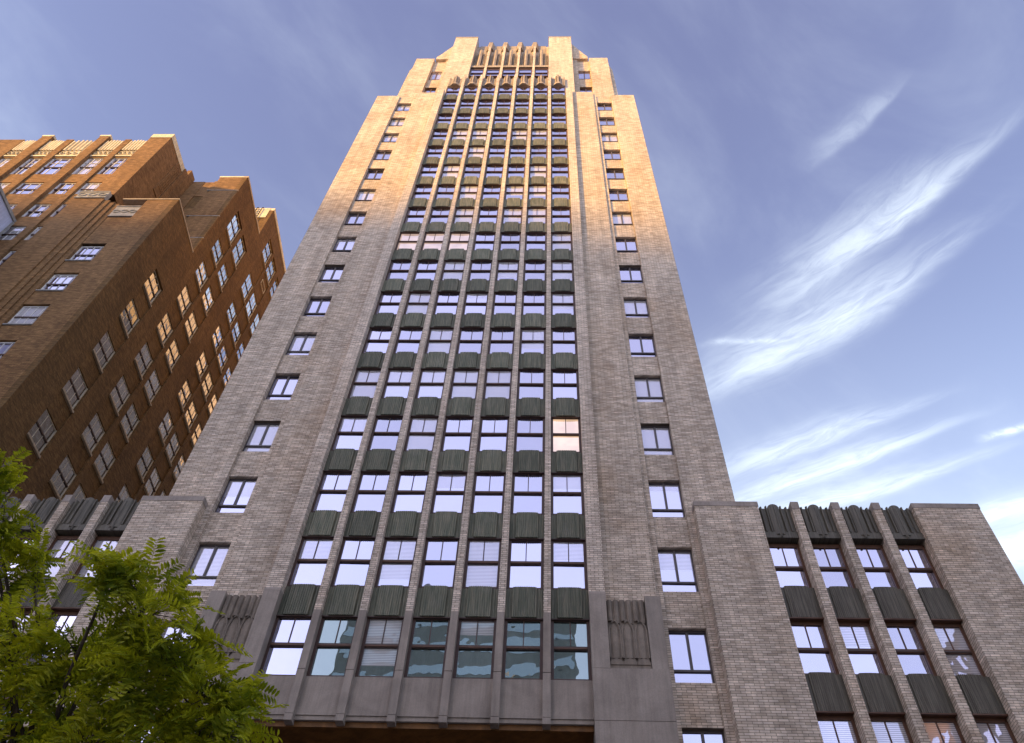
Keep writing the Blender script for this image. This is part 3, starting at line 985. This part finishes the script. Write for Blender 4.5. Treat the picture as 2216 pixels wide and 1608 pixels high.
for a, b in BAYS:
    for k, (z0, z1) in enumerate(UH):
        hw = (b - a) / 2
        f_, g_ = front_window(hw, 0.0, z1 + 0.1 - z0, 3, 2 if k == 0 else 1)
        loc = ((a + b) / 2, YF + 0.22, z0)
        wd = link('front_window', f_.mesh('front_frame', [M_white2, M_frame]), B, loc)
        pn = link('pane', g_.mesh('front_pane', [M_glass]), wd, loc); tilt(pn)
# window of the recessed shadow front
f_, g_ = front_window(0.5, 67.2, 69.75, 2, 2)
wd = link('front_window', f_.mesh('front_frame', [M_white2, M_frame]), B, (-28.85, 7.05, 0))
link('pane', g_.mesh('front_pane', [M_glass]), wd, (-28.85, 7.05, 0))

# windows of the side wall
def side_window(y0, y1, h):
    f = MB()
    # local x = -depth into wall, y along the wall, z up from head
    f.box(-0.30, -0.14, y0, y0 + 0.07, -h, 0); f.box(-0.30, -0.14, y1 - 0.07, y1, -h, 0)
    f.box(-0.30, -0.18, y0 + .08, y1 - .08, -0.08, 0); f.box(-0.30, -0.18, y0 + .08, y1 - .08, -h, -h + 0.08)
    zr = -h * 0.5
    f.box(-0.30, -0.13, y0 + .07, y1 - .07, zr - 0.04, zr + 0.04, 1)
    for k in (1, 2):
        y = y0 + (y1 - y0) * k / 3
        f.box(-0.29, -0.165, y - 0.020, y + 0.022, zr + 0.045, -0.08)
        f.box(-0.29, -0.165, y - 0.020, y + 0.022, -h + 0.08, zr - 0.045)
    g = MB()
    for za, zb in ((zr, -0.08), (-h + .08, zr)):
        g.quad([(-0.19, y0 + .07, za), (-0.19, y1 - .07, za), (-0.19, y1 - .07, zb), (-0.19, y0 + .07, zb)])
    s_ = MB(); s_.box(-0.30, 0.05, y0 + 0.01, y1 - 0.01, -h - 0.13, -h + 0.005)
    return f, g, s_
CACHE = {}
for ci, (y0, y1, zt) in enumerate(CLM):
    hs = [(h, hh) for h, hh in zip(HEADS, WH) if h < zt]
    if zt == 77:
        hs = [(76.65, 3.05), (69.8, 3.2)] + [x for x in hs if x[0] < 69]
    yc = (y0 + y1) / 2
    for h, hh in hs:
        if h < 26: continue
        key = (round(y1 - y0, 3), hh)
        if key not in CACHE:
            hw = (y1 - y0) / 2
            f_, g_, s_ = side_window(-hw, hw, hh)
            for mb in (f_, g_, s_):
                mb.v = [(x + KX * y, y, z) for x, y, z in mb.v]
            CACHE[key] = (f_.mesh('side_frame', [M_white, M_frame]), g_.mesh('side_pane', [M_glass_b]), s_.mesh('side_sill', [M_sillst]))
        loc = (X_side(yc), yc, h)
        a_, b_, c_ = CACHE[key]
        wd = link('side_window', a_, B, loc)
        pn = link('pane', b_, wd, loc); tilt(pn, 0.01)
        link('sill', c_, wd, loc)
# vent hatch
q = MB()
yv0, yv1 = 17.5, 18.9
for za, zb, ya, yb_ in ((71.5, 71.57, yv0, yv1), (72.2, 72.27, yv0, yv1), (71.57, 72.2, yv0, yv0 + .07), (71.57, 72.2, yv1 - .07, yv1)):
    q.box(XF, XF + 0.05, ya, yb_, za, zb)
skew(q)
q.build('vent_frame', M_cream, B)
# roof ladder on the rear set-back
q = MB()
for x in (-26.9, -26.35):
    q.tube([(x, 12.75, 73.5), (x, 12.75, 79.3), (x, 12.95, 79.7)], 0.05, 0.05, 6)
for k in range(12):
    q.tube([(-26.9, 12.75, 73.9 + 0.45 * k), (-26.35, 12.75, 73.9 + 0.45 * k)], 0.025, 0.025, 5)
q.tube([(-27.5, 12.75, 73.5), (-27.5, 12.75, 79.6)], 0.03, 0.03, 6)
skew(q)
q.build('roof_ladder', M_iron, B)

# ================================================================== pale neighbour at the left edge
N_ = thing('pale_building', 'smooth pale lilac side wall of a building cut off by the left edge', 'building', (-41, -3, 0))
q = MB()
q.box(-46, -36.05, -9, 1.75, 0, 54.3)
q.build('wall', M_palest, N_)
q = MB(); q.box(-36.05, -35.95, -9, 1.85, 54.3, 54.6)
q.build('coping', M_greyst, N_)
q = MB(); q.box(-36.05, -35.97, 1.75, 1.9, 0, 54.3)
q.build('corner_trim', M_greyst, N_)
q = MB(); q.box(-46, -36.05, -9, 1.85, 54.3, 54.6)
q.build('roof', M_greyst, N_)

# ================================================================== slab across the street that shades the lower floors
OL = 160.0
otop = 52.0 + OL * math.tan(SUN_EL)
hx, hy = -math.sin(SUN_AZ), -math.cos(SUN_AZ)
ex, ey = math.cos(SUN_AZ), -math.sin(SUN_AZ)
O_ = thing('slab_block', 'long grey slab block across the street, seen only by its shadow', 'building', (hx * OL, hy * OL, 0))
q = MB()
def op(a, b): return (hx * (OL + b) + ex * a, hy * (OL + b) + ey * a)
q.prism_z([op(-85, 14), op(-85, 0), op(45, 0), op(45, 14)], 0, otop)
o = q.build('wall', M_conc, O_)
q = MB()
for r_ in range(20):
    for k in range(30):
        a = -83 + k * 4.3
        z = 4 + r_ * 4.2
        if z + 2.2 > otop: continue
        p0, p1 = op(a, -0.03), op(a + 2.4, -0.03)
        q.quad([(p0[0], p0[1], z), (p1[0], p1[1], z), (p1[0], p1[1], z + 2.2), (p0[0], p0[1], z + 2.2)])
q.build('window_band', M_glass_b, O_)

F_ = thing('banded_office', 'grey banded office block across the street, reflected in the lowest tower windows', 'building', (-2, -66, 0))
q = MB()
q.box(-24, 9, -84, -66, 0, 68)
q.box(9, 30, -82, -66.5, 0, 44)
q.build('wall', M_conc, F_)
q = MB()
for k in range(18):
    z = 4 + 3.6 * k
    if z + 1.6 < 67: q.box(-23.6, 8.6, -66.02, -65.9, z, z + 1.6)
    if z + 1.6 < 44: q.box(9.4, 29.6, -66.52, -66.4, z, z + 1.6)
q.build('window_band', M_glass_b, F_)

E_ = thing('tan_block', 'tan brick block across the street, reflected golden in the right wing windows', 'building', (60, -50, 0))
q = MB(); q.box(45, 75, -60, -40, 0, 50)
q.build('wall', M_brown, E_)
q = MB()
for k in range(12):
    for j in range(6):
        q.box(44.98, 45.2, -59 + 3.2 * j, -57.4 + 3.2 * j, 4 + 3.8 * k, 6.2 + 3.8 * k)
q.build('window_band', M_glass_b, E_)

# ================================================================== honey locust at the lower left
TR = thing('locust_tree', 'leafy green tree with feathery pinnate leaves filling the lower left corner', 'tree', (-0.6, -17.4, 0))
rng = np.random.default_rng(11)
CL = [  # centre, radius of each leafy mass
    ((-1.80, -18.98, 7.45), 0.26), ((-1.60, -18.65, 6.95), 0.36), ((-1.15, -18.42, 6.72), 0.18), ((-1.05, -18.12, 5.85), 0.60),
    ((-0.25, -18.40, 5.82), 0.45), ((0.58, -18.97, 5.93), 0.47), ((0.21, -19.13, 6.12), 0.22), ((0.98, -18.81, 5.56), 0.43),
    ((1.30, -18.67, 5.22), 0.34), ((0.59, -18.56, 5.40), 0.56), ((-0.27, -18.02, 5.42), 0.62), ((1.55, -18.58, 4.88), 0.28),
    ((1.01, -18.39, 4.95), 0.45), ((-1.0, -17.9, 5.2), 0.6), ((0.2, -18.3, 4.9), 0.5), ((-1.8, -18.2, 6.2), 0.6), ((-2.0, -17.6, 5.2), 0.7)]
tk = MB()
base = Vector((-0.6, -17.4, 0))
top = Vector((-0.35, -17.75, 4.4))
tk.tube([base, base + Vector((0.03, -0.05, 1.5)), base + Vector((0.10, -0.18, 3.0)), top], 0.16, 0.09, 9)
tk.build('trunk', M_bark, TR)
br = MB()
twigs = []
for c, r in CL:
    c = Vector(c)
    mid = top.lerp(c, 0.5) + Vector((rng.normal() * 0.08, rng.normal() * 0.08, 0.12 + 0.1 * rng.random()))
    br.tube([top + Vector((0, 0, -0.15)), top.lerp(mid, 0.5) + Vector((rng.normal() * .04, rng.normal() * .04, .05)), mid, c], 0.034, 0.010, 6)
    nt = int(7 + 21 * r)
    for i in range(nt):
        d = Vector(rng.normal(size=3)); d.normalize()
        e = c + d * r * (0.55 + 0.5 * rng.random())
        s_ = c.lerp(mid, 0.35 * rng.random())
        m_ = s_.lerp(e, 0.55) + Vector(rng.normal(size=3)) * 0.04 + Vector((0, 0, 0.03))
        br.tube([s_, m_, e], 0.007, 0.0025, 4)
        twigs.append((s_, m_, e, r))
br.build('branches', M_bark, TR)

verts = []; faces = []
def leaflet(p, ax, side, up_, L, wd):
    """a narrow folded blade: midrib p -> p+ax*L, two halves"""
    b = len(verts)
    q1 = p + ax * (L * 0.30); q2 = p + ax * (L * 0.72); q3 = p + ax * L
    f = up_ * (wd * 0.35)
    verts.extend([p, q1 + side * wd * 0.5 + f, q2 + side * wd * 0.42 + f, q3, q2 - side * wd * 0.42 + f, q1 - side * wd * 0.5 + f, q1, q2])
    faces.extend([(b, b + 6, b + 1), (b + 6, b + 7, b + 2, b + 1), (b + 7, b + 3, b + 2), (b, b + 5, b + 6), (b + 6, b + 5, b + 4, b + 7), (b + 7, b + 4, b + 3)])
def frond(p, d, L):
    d = d.normalized()
    sag = Vector((0, 0, -1))
    side = d.cross(Vector((0, 0, 1)))
    if side.length < 0.1: side = Vector((1, 0, 0))
    side.normalize()
    ang = rng.normal() * 0.5
    up_ = side.cross(d).normalized()
    side = (side * math.cos(ang) + up_ * math.sin(ang)).normalized()
    n = int(9 + rng.integers(0, 5))
    for i in range(n):
        t = 0.12 + 0.88 * i / (n - 1)
        c = p + d * (L * t) + sag * (L * 0.28 * t * t)
        tang = (d + sag * (0.56 * t)).normalized()
        nn = side.cross(tang).normalized()
        ll = L * 0.26 * (1.0 - 0.45 * abs(t - 0.45)) * (0.85 + 0.3 * rng.random())
        for sg_ in (-1, 1):
            ax = (side * sg_ + tang * 0.45 + nn * rng.normal() * 0.16).normalized()
            leaflet(c, ax, tang, nn * (1 if rng.random() > .5 else -1), ll, ll * 0.34)
    b = len(verts)
    w_ = side * 0.0022
    e = p + d * L + sag * (L * 0.28)
    mdl = p + d * (L * .5) + sag * (L * 0.07)
    verts.extend([p - w_, p + w_, mdl + w_, mdl - w_, e + w_ * .5, e - w_ * .5])
    faces.extend([(b, b + 1, b + 2, b + 3), (b + 3, b + 2, b + 4, b + 5)])
for s_, m_, e, r in twigs:
    k = int(3 + rng.integers(0, 4))
    for i in range(k):
        t = 0.25 + 0.75 * (i + rng.random() * 0.6) / k
        p = s_.lerp(m_, t * 2) if t < 0.5 else m_.lerp(e, t * 2 - 1)
        out_ = (e - s_).normalized()
        d = out_ * 0.6 + Vector(rng.normal(size=3)) * 0.65 + Vector((0, 0, -0.15))
        frond(p, d, 0.25 + 0.18 * rng.random())
me = D.meshes.new('crown')
me.from_pydata([tuple(v) for v in verts], [], faces)
me.materials.append(M_leaf)
link('crown', me, TR)
print('leaf faces', len(faces))
